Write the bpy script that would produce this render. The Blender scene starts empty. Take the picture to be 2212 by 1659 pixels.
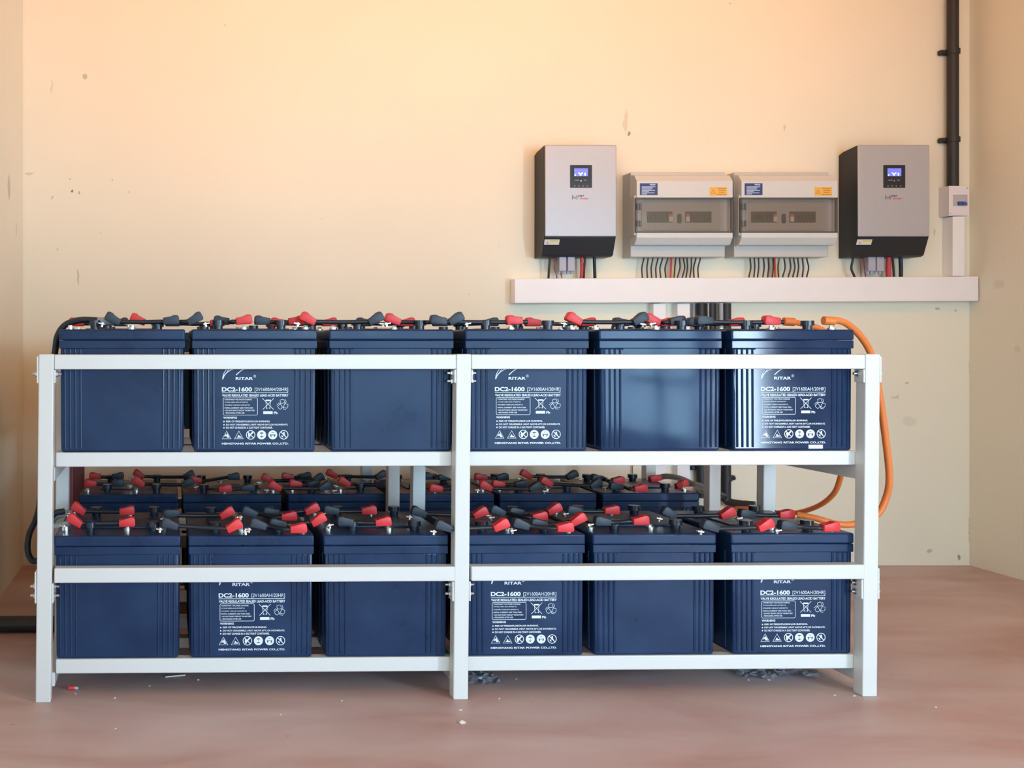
import bpy, bmesh, math, random
from mathutils import Vector, Matrix
random.seed(7)
sc = bpy.context.scene
col = sc.collection
PI = math.pi
# ------------------------------------------------------------ camera
CAMZ = 0.965
cam_d = bpy.data.cameras.new('camera')
cam = bpy.data.objects.new('camera', cam_d); col.objects.link(cam)
cam_d.sensor_width = 36.0
cam_d.lens = 36.0 * 2200.0 / 2212.0
cam_d.shift_x = (1106 - 400) / 2212.0
cam_d.shift_y = -(829.5 - 745) / 2212.0
cam_d.clip_start = 0.05
cam.location = (0, 0, CAMZ); cam.rotation_euler = (PI / 2, 0, 0)
sc.camera = cam
# ------------------------------------------------------------ view, world, daylight, added fills
sc.view_settings.view_transform = 'Standard'
sc.view_settings.look = 'None'
sc.view_settings.exposure = 0.0
sc.view_settings.gamma = 1.0
w = bpy.data.worlds.new('world'); sc.world = w; w.use_nodes = True
w.node_tree.nodes['Background'].inputs[0].default_value = (0.75, 0.85, 1.0, 1)
w.node_tree.nodes['Background'].inputs[1].default_value = 0.0

def area(name, loc, target, sx, sy, power, color, spread=180):
    d = bpy.data.lights.new(name, 'AREA'); d.shape = 'RECTANGLE'; d.size = sx; d.size_y = sy
    d.energy = power; d.color = color; d.spread = math.radians(spread)
    o = bpy.data.objects.new(name, d); col.objects.link(o); o.location = loc
    v = Vector(target) - Vector(loc)
    o.rotation_euler = v.to_track_quat('-Z', 'Y').to_euler()
    return o
# the sky outside the wide entrance far behind the photographer: the lintel cuts it off for the upper back wall
area('sky_outside', (1.4, -8.5, 3.3), (1.4, 0, 3.3), 10.0, 4.6, 1520, (0.42, 0.74, 1.0))
# added narrow cool beam in the entrance, brightening rack and lower back wall
area('added_entrance_fill', (2.0, -4.38, 1.40), (1.7, 4.46, 0.35), 2.3, 1.3, 5, (0.60, 0.85, 1.0), 34)
# unseen warm fill added above the frame to tint the upper wall orange
WALL_FILL = (15, (1.0, 0.39, 0.04))
area('added_wall_fill', (1.2, 2.7, 2.50), (1.2, 4.46, 2.50), 3.7, 0.10, *WALL_FILL, 120)
# yard light outside the side door on the left, door ajar and window on the right
area('daylight_left_door', (-2.1, -1.5, 1.15), (1.5, 2.0, 0.8), 2.6, 2.0, 130, (0.65, 0.90, 1.0))
area('daylight_right_door', (3.40, -0.235, 1.02), (0.0, -0.1, 1.0), 0.34, 1.95, 120, (0.62, 0.82, 1.0))
area('daylight_right_window', (3.40, -1.45, 1.15), (0.0, -1.25, 1.1), 1.45, 1.6, 105, (0.45, 0.74, 1.0))

# ------------------------------------------------------------ material helpers
def new_mat(name):
    m = bpy.data.materials.new(name); m.use_nodes = True
    nt = m.node_tree; b = nt.nodes['Principled BSDF']
    return m, nt, b
def plain(name, c, rough=0.5, metal=0.0, spec=0.5, vary=0.06, scale=30.0, bump=0.0, emit=None, coat=0.0):
    m, nt, b = new_mat(name)
    n = nt.nodes.new('ShaderNodeTexNoise'); n.inputs['Scale'].default_value = scale; n.inputs['Detail'].default_value = 4
    tc = nt.nodes.new('ShaderNodeTexCoord'); nt.links.new(tc.outputs['Object'], n.inputs['Vector'])
    mx = nt.nodes.new('ShaderNodeMix'); mx.data_type = 'RGBA'
    mx.inputs[6].default_value = (*[x * (1 - vary) for x in c], 1); mx.inputs[7].default_value = (*[min(1, x * (1 + vary)) for x in c], 1)
    nt.links.new(n.outputs['Fac'], mx.inputs[0]); nt.links.new(mx.outputs[2], b.inputs['Base Color'])
    b.inputs['Roughness'].default_value = rough; b.inputs['Metallic'].default_value = metal
    b.inputs['Specular IOR Level'].default_value = spec
    b.inputs['Coat Weight'].default_value = coat
    if bump:
        bp = nt.nodes.new('ShaderNodeBump'); bp.inputs['Strength'].default_value = bump; bp.inputs['Distance'].default_value = 0.002
        nt.links.new(n.outputs['Fac'], bp.inputs['Height']); nt.links.new(bp.outputs[0], b.inputs['Normal'])
    if emit:
        b.inputs['Emission Color'].default_value = (*emit[:3], 1); b.inputs['Emission Strength'].default_value = emit[3]
    return m
def ramp(nt, fac, stops):
    r = nt.nodes.new('ShaderNodeValToRGB'); e = r.color_ramp.elements
    e[0].position = stops[0][0]; e[0].color = (*stops[0][1], 1)
    e[1].position = stops[1][0]; e[1].color = (*stops[1][1], 1)
    for p, c in stops[2:]:
        k = e.new(p); k.color = (*c, 1)
    nt.links.new(fac, r.inputs[0]); return r.outputs[0]
def math_n(nt, op, a, b=None, clamp=False):
    n = nt.nodes.new('ShaderNodeMath'); n.operation = op; n.use_clamp = clamp
    for i, v in enumerate((a, b)):
        if v is None: continue
        if isinstance(v, (int, float)): n.inputs[i].default_value = v
        else: nt.links.new(v, n.inputs[i])
    return n.outputs[0]

def plaster(name, c, marks=()):
    """old painted plaster; marks = dirt spots (x, y, z, radius x, radius z, strength) of their own shape"""
    m, nt, b = new_mat(name)
    tc = nt.nodes.new('ShaderNodeTexCoord').outputs['Object']
    def noise(s, d=6):
        n = nt.nodes.new('ShaderNodeTexNoise'); n.inputs['Scale'].default_value = s; n.inputs['Detail'].default_value = d
        nt.links.new(tc, n.inputs['Vector']); return n.outputs['Fac']
    big = ramp(nt, noise(1.3), [(0.3, tuple(x * .955 for x in c)), (0.7, c)])
    specks = ramp(nt, noise(34, 3), [(0.735, (0, 0, 0)), (0.79, (1, 1, 1))])
    zone = ramp(nt, noise(2.1, 2), [(0.5, (0, 0, 0)), (0.72, (1, 1, 1))])
    fac = math_n(nt, 'MULTIPLY', specks, zone)
    fac = math_n(nt, 'MULTIPLY', fac, 0.5)
    wob = nt.nodes.new('ShaderNodeTexNoise'); wob.inputs['Scale'].default_value = 22; nt.links.new(tc, wob.inputs['Vector'])
    wv = nt.nodes.new('ShaderNodeVectorMath'); wv.operation = 'MULTIPLY_ADD'
    nt.links.new(wob.outputs['Color'], wv.inputs[0]); wv.inputs[1].default_value = (.03, .03, .03); 
    nt.links.new(tc, wv.inputs[2])
    for (x, y, z, rx, rz, s) in marks:
        sb = nt.nodes.new('ShaderNodeVectorMath'); sb.operation = 'SUBTRACT'; nt.links.new(wv.outputs[0], sb.inputs[0]); sb.inputs[1].default_value = (x + .015, y + .015, z + .015)
        ml = nt.nodes.new('ShaderNodeVectorMath'); ml.operation = 'MULTIPLY'; nt.links.new(sb.outputs[0], ml.inputs[0]); ml.inputs[1].default_value = (1 / rx, 1 / max(rx, .02), 1 / rz)
        ln = nt.nodes.new('ShaderNodeVectorMath'); ln.operation = 'LENGTH'; nt.links.new(ml.outputs[0], ln.inputs[0])
        k = math_n(nt, 'SUBTRACT', 1.2, ln.outputs['Value'], True)
        k = math_n(nt, 'MULTIPLY', k, 2.2 * s, True)
        k = math_n(nt, 'MINIMUM', k, s)
        fac = math_n(nt, 'MAXIMUM', fac, k)
    mx = nt.nodes.new('ShaderNodeMix'); mx.data_type = 'RGBA'
    nt.links.new(fac, mx.inputs[0]); nt.links.new(big, mx.inputs[6]); mx.inputs[7].default_value = (.22, .12, .05, 1)
    nt.links.new(mx.outputs[2], b.inputs['Base Color'])
    b.inputs['Roughness'].default_value = .75; b.inputs['Specular IOR Level'].default_value = .25
    bp = nt.nodes.new('ShaderNodeBump'); bp.inputs['Strength'].default_value = .25; bp.inputs['Distance'].default_value = .004
    nt.links.new(noise(9, 8), bp.inputs['Height']); nt.links.new(bp.outputs[0], b.inputs['Normal'])
    return m

def floor_mat():
    m, nt, b = new_mat('red_screed')
    tc = nt.nodes.new('ShaderNodeTexCoord').outputs['Object']
    mp = nt.nodes.new('ShaderNodeMapping'); nt.links.new(tc, mp.inputs[0]); mp.inputs['Scale'].default_value = (1.0, 2.4, 1); mp.inputs['Rotation'].default_value = (0, 0, .15)
    def noise(s, d, v=mp.outputs[0], dist=0.0):
        n = nt.nodes.new('ShaderNodeTexNoise'); n.inputs['Scale'].default_value = s; n.inputs['Detail'].default_value = d; n.inputs['Distortion'].default_value = dist
        nt.links.new(v, n.inputs['Vector']); return n.outputs['Fac']
    base = ramp(nt, noise(1.6, 8, dist=.6), [(0.3, (.46, .27, .24)), (0.5, (.56, .39, .375)), (0.7, (.64, .50, .49))])
    streak = ramp(nt, noise(5.0, 6, dist=1.0), [(0.42, (0, 0, 0)), (0.7, (1, 1, 1))])
    k = math_n(nt, 'MULTIPLY', streak, .35)
    mx = nt.nodes.new('ShaderNodeMix'); mx.data_type = 'RGBA'; nt.links.new(k, mx.inputs[0]); nt.links.new(base, mx.inputs[6]); mx.inputs[7].default_value = (.52, .46, .45, 1)
    sp = ramp(nt, noise(26, 2, tc), [(0.76, (0, 0, 0)), (0.80, (1, 1, 1))])
    k2 = math_n(nt, 'MULTIPLY', sp, .45)
    m2 = nt.nodes.new('ShaderNodeMix'); m2.data_type = 'RGBA'; nt.links.new(k2, m2.inputs[0]); nt.links.new(mx.outputs[2], m2.inputs[6]); m2.inputs[7].default_value = (.14, .07, .05, 1)
    nt.links.new(m2.outputs[2], b.inputs['Base Color'])
    b.inputs['Roughness'].default_value = .48; b.inputs['Specular IOR Level'].default_value = .4
    bp = nt.nodes.new('ShaderNodeBump'); bp.inputs['Strength'].default_value = .2; bp.inputs['Distance'].default_value = .004
    nt.links.new(noise(7, 8), bp.inputs['Height']); nt.links.new(bp.outputs[0], b.inputs['Normal'])
    return m

def battery_mat(name='battery_plastic', r0=.26, r1=.44, spec=.28):
    m, nt, b = new_mat(name)
    tc = nt.nodes.new('ShaderNodeTexCoord').outputs['Object']
    oi = nt.nodes.new('ShaderNodeObjectInfo')
    ad = nt.nodes.new('ShaderNodeVectorMath'); ad.operation = 'ADD'; nt.links.new(tc, ad.inputs[0])
    cb = nt.nodes.new('ShaderNodeCombineXYZ'); r10 = math_n(nt, 'MULTIPLY', oi.outputs['Random'], 10.0)
    nt.links.new(r10, cb.inputs[0]); nt.links.new(r10, cb.inputs[1]); nt.links.new(cb.outputs[0], ad.inputs[1])
    n = nt.nodes.new('ShaderNodeTexNoise'); n.inputs['Scale'].default_value = 7; n.inputs['Detail'].default_value = 5; nt.links.new(ad.outputs[0], n.inputs['Vector'])
    cr = ramp(nt, n.outputs['Fac'], [(.35, (.007, .024, .074)), (.75, (.014, .040, .108))])
    nt.links.new(cr, b.inputs['Base Color'])
    rr = ramp(nt, n.outputs['Fac'], [(.35, (r0,) * 3), (.75, (r1,) * 3)])
    nt.links.new(rr, b.inputs['Roughness'])
    b.inputs['Specular IOR Level'].default_value = spec
    return m

M = dict(
    rack=plain('white_enamel_steel', (.69, .69, .685), .32, vary=.02, scale=6),
    maroon=plain('maroon_painted_steel', (.16, .020, .030), .4, vary=.1),
    battery=battery_mat(), clean_battery=battery_mat('wiped_battery_plastic', .07, .12, .27),
    black=plain('black_rubber', (.012, .016, .026), .42, vary=.2),
    blackp=plain('black_pvc_pipe', (.022, .022, .026), .5, vary=.15),
    cap=plain('black_vent_plastic', (.010, .017, .035), .22, vary=.1),
    red=plain('red_boot_rubber', (.72, .035, .040), .45, vary=.06),
    bboot=plain('charcoal_boot_rubber', (.026, .038, .060), .5, vary=.12),
    lead=plain('bright_tinned_metal', (.80, .80, .78), .25, metal=1.0),
    bolt=plain('zinc_bolt', (.55, .56, .56), .32, metal=1.0),
    ink=plain('white_ink', (.72, .80, .88), .5, vary=.02),
    trunk=plain('white_pvc_trunking', (.93, .92, .95), .45, vary=.04, scale=9),
    silver=plain('silver_powder_coat', (.47, .48, .52), .42, metal=.25, vary=.03),
    invblack=plain('black_steel_case', (.011, .013, .019), .45, vary=.1),
    dbox=plain('grey_white_abs', (.68, .69, .69), .4, vary=.03),
    dboxd=plain('grey_abs_side', (.56, .57, .57), .45, vary=.03),
    panel=plain('grey_inner_panel', (.52, .51, .52), .5, vary=.04),
    slot=plain('dark_breaker_modules', (.010, .009, .009), .5, vary=.3, scale=200),
    smoke_edge=plain('smoked_frame_plastic', (.10, .095, .09), .25, vary=.08),
    wbreak=plain('white_breaker', (.75, .72, .72), .4, vary=.03),
    redmark=plain('red_breaker_mark', (.65, .12, .14), .5),
    blue=plain('blue_label', (.025, .055, .20), .5),
    bluew=plain('pale_blue_print', (.45, .55, .80), .5),
    yellow=plain('amber_label', (.90, .48, .08), .5),
    ylw=plain('yellow_strip', (.75, .62, .12), .5),
    brown=plain('brown_print', (.42, .20, .03), .5),
    navy=plain('navy_print', (.06, .07, .20), .5),
    redp=plain('red_print', (.62, .07, .14), .5),
    greyp=plain('grey_print', (.35, .38, .42), .5),
    screenb=plain('black_display_panel', (.020, .022, .035), .2),
    orange=plain('orange_cable_sheath', (.85, .22, .045), .5, vary=.06),
    grey=plain('grey_cable_sheath', (.36, .40, .46), .5),
    greyc=plain('grey_nylon_gland', (.42, .43, .52), .45),
    wire=plain('dark_brown_wire', (.035, .022, .020), .45),
    wred=plain('red_wire', (.60, .06, .07), .45),
    wyel=plain('yellow_wire', (.85, .55, .08), .45),
    wdred=plain('thin_dark_red_wire', (.28, .04, .05), .5),
    breaker_box=plain('off_white_breaker_case', (.84, .80, .85), .45, vary=.02),
    switchb=plain('blue_toggle', (.05, .12, .42), .35),
    lcd=plain('blue_lcd', (.10, .12, .9), .3, emit=(.14, .17, 1.0, 1.0)),
    lcdw=plain('lcd_digits', (.6, .7, 1.0), .3, emit=(.55, .62, 1.0, 1.0)),
    led=plain('green_led', (.3, .8, .6), .3, emit=(.4, .9, .7, .5)),
    chip=plain('pale_crumb', (.78, .70, .66), .6),
    scrap=plain('pale_plastic_film', (.52, .50, .56), .3),
    metalw=plain('white_aluminium', (.8, .82, .82), .3, metal=.3),
    wood=plain('dark_wood', (.05, .03, .025), .5),
    ceil=plain('ceiling_board', (.86, .46, .17), .8, vary=.04, scale=3),
    mirror_glass=plain('window_pane', (.2, .3, .4), .1),
)
# smoked clear door
m, nt, b = new_mat('smoked_clear_plastic')
tr = nt.nodes.new('ShaderNodeBsdfTransparent'); tr.inputs[0].default_value = (.91, .90, .895, 1)
gl = nt.nodes.new('ShaderNodeBsdfGlossy'); gl.inputs[0].default_value = (.9, .9, .9, 1); gl.inputs[1].default_value = .12
ms = nt.nodes.new('ShaderNodeMixShader'); ms.inputs[0].default_value = .07
nt.links.new(tr.outputs[0], ms.inputs[1]); nt.links.new(gl.outputs[0], ms.inputs[2])
nt.links.new(ms.outputs[0], nt.nodes['Material Output'].inputs[0]); M['smoke'] = m

# ------------------------------------------------------------ mesh helpers
def box(bm, x0, x1, y0, y1, z0, z1, bev=0.0, seg=2, mat=None):
    r = bmesh.ops.create_cube(bm, size=1.0)
    vs = r['verts']
    for v in vs:
        v.co = Vector((x0 + (v.co.x + .5) * (x1 - x0), y0 + (v.co.y + .5) * (y1 - y0), z0 + (v.co.z + .5) * (z1 - z0)))
    if bev:
        es = list({e for v in vs for e in v.link_edges})
        rr = bmesh.ops.bevel(bm, geom=es, offset=bev, segments=seg, affect='EDGES', profile=.5)
        vs = list({v for f in rr['faces'] for v in f.verts} | {v for v in vs if v.is_valid})
    if mat is not None:
        bmesh.ops.transform(bm, matrix=mat, verts=vs)
    return vs
def cyl(bm, p0, p1, r, seg=20, r2=None, mat=None):
    p0, p1 = Vector(p0), Vector(p1); d = p1 - p0
    q = d.to_track_quat('Z', 'Y').to_matrix().to_4x4()
    rr = bmesh.ops.create_cone(bm, cap_ends=True, segments=seg, radius1=r, radius2=r if r2 is None else r2, depth=d.length,
                               matrix=Matrix.Translation((p0 + p1) / 2) @ q)
    if mat is not None: bmesh.ops.transform(bm, matrix=mat, verts=rr['verts'])
    return rr['verts']
def smooth_path(pts, n=8):
    pts = [Vector(p) for p in pts]
    if len(pts) < 3: return pts
    out = []
    ext = [pts[0] * 2 - pts[1]] + pts + [pts[-1] * 2 - pts[-2]]
    for i in range(1, len(ext) - 2):
        a, b, c, d = ext[i - 1:i + 3]
        for k in range(n):
            t = k / n
            out.append(.5 * ((2 * b) + (-a + c) * t + (2 * a - 5 * b + 4 * c - d) * t * t + (-a + 3 * b - 3 * c + d) * t ** 3))
    out.append(pts[-1]); return out
def tube(bm, pts, r, seg=12, n=8):
    pts = smooth_path(pts, n)
    rings = []; up = None
    for i, p in enumerate(pts):
        t = (pts[min(i + 1, len(pts) - 1)] - pts[max(i - 1, 0)]).normalized()
        if up is None:
            up = Vector((0, 0, 1)) if abs(t.z) < .9 else Vector((1, 0, 0))
        s = t.cross(up).normalized(); up = s.cross(t).normalized()
        rings.append([bm.verts.new(p + (s * math.cos(2 * PI * k / seg) + up * math.sin(2 * PI * k / seg)) * r) for k in range(seg)])
    for a, b in zip(rings[:-1], rings[1:]):
        for k in range(seg):
            bm.faces.new((a[k], a[(k + 1) % seg], b[(k + 1) % seg], b[k]))
    bm.faces.new(rings[0][::-1]); bm.faces.new(rings[-1])
def prism_x(bm, prof, x0, x1, mat=None, bev=0.0):
    """polygon prof of (y, z) extruded along x"""
    a = [bm.verts.new((x0, y, z)) for y, z in prof]; b = [bm.verts.new((x1, y, z)) for y, z in prof]
    n = len(prof); fs = [bm.faces.new(a), bm.faces.new(b[::-1])]
    for i in range(n):
        fs.append(bm.faces.new((a[i], b[i], b[(i + 1) % n], a[(i + 1) % n])))
    vs = a + b
    if bev:
        es = list({e for f in fs for e in f.edges})
        rr = bmesh.ops.bevel(bm, geom=es, offset=bev, segments=2, affect='EDGES', profile=.5)
        vs = list({v for f in rr['faces'] for v in f.verts} | {v for v in vs if v.is_valid})
    if mat is not None: bmesh.ops.transform(bm, matrix=mat, verts=vs)
_ink = [0]
def lay(y):
    """each printed stroke lies a hair above the one before, so overlapping ink does not flicker"""
    _ink[0] = (_ink[0] + 1) % 60
    return y - _ink[0] * 5e-6
def poly_xz(bm, pts, y):
    y = lay(y)
    bm.faces.new([bm.verts.new((x, y, z)) for x, z in pts])
def stroke_xz(bm, pts, wd, y, closed=False):
    """flat ink line of width wd (number or list) in the xz plane"""
    y = lay(y)
    P = [Vector((x, z)) for x, z in pts]; n = len(P); L = []; R = []
    for i in range(n):
        a = P[(i - 1) % n] if closed or i else P[0]; c = P[(i + 1) % n] if closed or i < n - 1 else P[-1]
        t = (c - a).normalized(); nn = Vector((-t.y, t.x)); ww = (wd[i] if isinstance(wd, (list, tuple)) else wd) / 2
        L.append(bm.verts.new((P[i].x + nn.x * ww, y, P[i].y + nn.y * ww))); R.append(bm.verts.new((P[i].x - nn.x * ww, y, P[i].y - nn.y * ww)))
    for i in range(n if closed else n - 1):
        j = (i + 1) % n; bm.faces.new((L[i], R[i], R[j], L[j]))
def disc_xz(bm, cx, cz, r, y, seg=20):
    poly_xz(bm, [(cx + r * math.cos(2 * PI * k / seg), cz + r * math.sin(2 * PI * k / seg)) for k in range(seg)], y)
def circ(cx, cz, r, seg=20, a0=0, a1=2 * PI):
    return [(cx + r * math.cos(a0 + (a1 - a0) * k / seg), cz + r * math.sin(a0 + (a1 - a0) * k / seg)) for k in range(seg)]
_dg = None
def text_xz(bm, s, x0, x1, z0, z1, y, bold=0.0, shear=0.0):
    """lettering fitted into the rectangle x0..x1, z0..z1 facing -y"""
    cu = bpy.data.curves.new('t', 'FONT'); cu.body = s; cu.size = 1; cu.offset = bold; cu.resolution_u = 4; cu.shear = shear; cu.fill_mode = 'BOTH'
    o = bpy.data.objects.new('t', cu); col.objects.link(o)
    bpy.context.view_layer.update()
    me = o.evaluated_get(bpy.context.evaluated_depsgraph_get()).to_mesh()
    xs = [v.co.x for v in me.vertices]; ys = [v.co.y for v in me.vertices]
    ax, bx, ay, by = min(xs), max(xs), min(ys), max(ys)
    vs = [bm.verts.new((x0 + (v.co.x - ax) / (bx - ax) * (x1 - x0), y, z0 + (v.co.y - ay) / (by - ay) * (z1 - z0))) for v in me.vertices]
    for p in me.polygons:
        try: bm.faces.new([vs[i] for i in p.vertices])
        except ValueError: pass
    bpy.data.objects.remove(o); bpy.data.curves.remove(cu)

def obj(name, bm, mat, parent=None, smooth=False):
    me = bpy.data.meshes.new(name)
    if isinstance(mat, bpy.types.Material):
        bmesh.ops.recalc_face_normals(bm, faces=bm.faces)
    bm.to_mesh(me); bm.free()
    if isinstance(mat, (list, tuple)):
        for x in mat: me.materials.append(x)
    else: me.materials.append(mat)
    if smooth:
        me.set_sharp_from_angle(angle=math.radians(38))
        for p in me.polygons: p.use_smooth = p.area < .0025
    o = bpy.data.objects.new(name, me); col.objects.link(o)
    if parent: o.parent = parent
    return o
def B(): return bmesh.new()
def tag(o, label=None, cat=None, group=None, kind=None):
    if label: o['label'] = label
    if cat: o['category'] = cat
    if group: o['group'] = group
    if kind: o['kind'] = kind
    return o
def thing(name, label, cat, loc=(0, 0, 0), rz=0.0, group=None):
    o = bpy.data.objects.new(name, None); col.objects.link(o)
    o.empty_display_size = .05; o.location = loc; o.rotation_euler = (0, 0, rz)
    return tag(o, label, cat, group)
def copy_tree(o, parent=None):
    c = o.copy(); col.objects.link(c); c.parent = parent
    for ch in list(o.children): copy_tree(ch, c)
    return c
def struct(name, bm, mat): return tag(obj(name, bm, mat), kind='structure')
def at(px, py, D):
    return Vector(((px - 400) / 2200 * D, D, CAMZ - (py - 745) / 2200 * D))
ORD = ['first', 'second', 'third', 'fourth', 'fifth', 'sixth', 'seventh', 'eighth', 'ninth', 'tenth', 'eleventh', 'twelfth', 'thirteenth', 'fourteenth', 'fifteenth']

# ------------------------------------------------------------ room shell
YW = 4.46; XL = -0.7095; XR = 3.434; YF = -4.5; ZC = 2.62
bmk = B(); box(bmk, XL - .15, XR + .15, YF - .15, YW + .15, -.10, 0)
struct('floor', bmk, floor_mat())
wall_c = (.92, .875, .735)
def mk(px, py, rx, rz, s):
    p = at(px, py, YW); return (p.x, YW, p.z, rx, rz, s)
marks = [mk(1360, 289, .006, .010, .75), mk(1352, 262, .010, .05, .22), mk(185, 163, .010, .012, .4), mk(112, 188, .006, .03, .18),
         mk(156, 411, .006, .005, .9), mk(172, 416, .004, .008, .5), mk(152, 387, .005, .004, .5), mk(243, 390, .004, .004, .5),
         mk(168, 600, .004, .035, .4), mk(65, 373, .02, .006, .25), mk(113, 428, .005, .006, .35), mk(278, 416, .004, .004, .4), mk(123, 538, .005, .005, .4),
         mk(1693, 277, .004, .010, .3), mk(486, 53, .006, .004, .3), mk(2024, 666, .009, .006, .45), mk(2063, 672, .005, .006, .35),
         mk(2020, 500, .004, .02, .3), mk(1960, 826, .010, .004, .45), mk(1940, 858, .005, .01, .3), mk(1935, 860, .02, .006, .2), mk(1965, 910, .03, .02, .12),
         mk(2007, 1190, .012, .008, .4), mk(2070, 1205, .007, .012, .7), mk(2096, 1130, .006, .12, .35), mk(2096, 820, .004, .1, .3)]
bmk = B(); box(bmk, XL - .15, XR + .15, YW, YW + .15, 0, ZC); struct('wall_back', bmk, plaster('cream_plaster_back', wall_c, marks))
side = plaster('cream_plaster', wall_c, [(XR, 4.30, 1.22, .03, .02, .12), (XR, 4.20, .95, .02, .012, .12), (XL, 4.10, 1.60, .03, .05, .35), (XL, 4.28, 1.45, .02, .03, .2), (XR, 4.15, 1.45, .02, .012, .12)])
# left wall with the side door opening behind the camera
bmk = B()
box(bmk, XL - .15, XL, .30, YW, 0, ZC); box(bmk, XL - .15, XL, YF, -.85, 0, ZC); box(bmk, XL - .15, XL, -.85, .30, 2.05, ZC)
struct('wall_left', bmk, side)
# right wall with a narrow door opening and a window
bmk = B()
box(bmk, XR, XR + .15, -.05, YW, 0, ZC); box(bmk, XR, XR + .15, -.42, -.05, 2.03, ZC); box(bmk, XR, XR + .15, -.70, -.42, 0, ZC)
box(bmk, XR, XR + .15, YF, -2.20, 0, ZC); box(bmk, XR, XR + .15, -2.20, -.70, 0, .32); box(bmk, XR, XR + .15, -2.20, -.70, 1.98, ZC)
struct('wall_right', bmk, side)
bmk = B()
box(bmk, XL - .15, .75, YF - .15, YF, 0, ZC); box(bmk, 3.25, XR + .15, YF - .15, YF, 0, ZC); box(bmk, .75, 3.25, YF - .15, YF, 2.15, ZC)
struct('wall_front', bmk, side)
bmk = B(); box(bmk, XL - .15, XR + .15, YF - .15, YW + .15, ZC, ZC + .1); struct('ceiling', bmk, M['ceil'])
# window frames with mullions
bmk = B()
for y in (-2.18, -1.69, -1.21, -.72): box(bmk, XR - .045, XR - .005, y - .02, y + .02, .32, 1.98)
for z in (.34, .72, 1.35, 1.96): box(bmk, XR - .045, XR - .005, -2.20, -.70, z - .02, z + .02)
struct('window_1', bmk, M['invblack'])

# ------------------------------------------------------------ rack frame of reference
TH = math.radians(1.2); OX, OY = -0.3945, 2.745
cT, sT = math.cos(TH), math.sin(TH)
def RW(u, v, z=0.0): return Vector((OX + u * cT - v * sT, OY + u * sT + v * cT, z))
def u_at(px, v):
    k = (px - 400) / 2200
    return (k * (OY + v * cT) - OX + v * sT) / (cT - k * sT)
UC, UR, PW, LEN = 1.1328, 2.2614, .0406, 2.302
DEP = .51
def leg_bm(u, v):
    bm = B(); vs = box(bm, u, u + PW, v, v + PW, 0, .940, bev=.003)
    for x in vs: x.co.x -= .009 * (1 - x.co.z / .94)
    return bm
def make_rack(label, maroon=False):
    root = thing('battery_rack', label, 'rack', RW(0, 0, 0), TH, 'steel battery racks')
    for i, u in enumerate((0, UC, UR)):
        for v in (0, DEP - PW):
            o = obj('leg', leg_bm(u, v), M['maroon'] if (maroon and i == 0) else M['rack'], root)
            if maroon and i == 0: o['label'] = 'maroon painted leg'
    E = .0006
    bays = ((PW + E, UC - E), (UC + PW + E, UR - E))
    for (a, b_) in bays:
        for vf in (0, DEP - .038):
            for z in (.899, .322):
                bm = B(); box(bm, a, b_, vf + .001, vf + .038, z, z + .040, bev=.003); obj('guard_rail', bm, M['rack'], root)
        for vf in (.040, DEP - .038):
            for z in (.631, .065):
                o_ = -.007 * (1 - z / .94)
                bm = B(); box(bm, a if vf > .1 else a, b_, vf, vf + .036, z, z + .0395, bev=.003); obj('shelf_rail', bm, M['rack'], root)
        for z in (.640, .074):
            bm = B(); box(bm, a + .02, b_ - .02, .24, .28, z, z + .030, bev=.002); obj('shelf_rail', bm, M['rack'], root)
    for i, u in enumerate((0.0, UC, UR)):
        for z in (.592, .030):
            bm = B(); box(bm, u + .002, u + PW - .002, PW + E, DEP - PW - E, z, z + .038, bev=.002); obj('cross_rail', bm, M['rack'], root)
        # clamp plates and bolts that hold the guard rails
        for v in (0, DEP - PW):
            for (z0, z1, zb) in ((.862, .934, (.886,)), (.268, .352, (.309, .284))):
                for sgn in (-1, 1):
                    x = u - .0045 - .0005 if sgn < 0 else u + PW + .0005
                    if (sgn < 0 and i > 0) or (sgn > 0 and i < 2):
                        zt = z0 + (.036 if zb[0] > .5 else .053)
                    else: zt = z1
                    sh = -.009 * (1 - z0 / .94)
                    bm = B(); box(bm, x + sh, x + sh + .0045, v + .001, v + PW - .001, z0, zt, bev=.001); obj('clamp_plate', bm, M['rack'], root)
                    zbs = zb if (i == 1 or zb[0] < .5) else zb
                    if i == 1 and zb[0] > .5: zbs = (.888, .866)
                    for zz in zbs:
                        bm = B(); y = v + .022; s0 = x + sh + (0 if sgn < 0 else .0045)
                        cyl(bm, (s0, y, zz), (s0 + sgn * .005, y, zz), .0085, 6)
                        cyl(bm, (s0, y, zz), (s0 + sgn * .014, y, zz), .0038, 10)
                        obj('bolt', bm, M['bolt'], root)
    return root
make_rack('long white steel battery rack in the foreground, two tiers and two bays')
rr = make_rack('second white steel battery rack near the back wall, its left legs maroon', True)
rr.location = RW(-.012, .77, 0)

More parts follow.
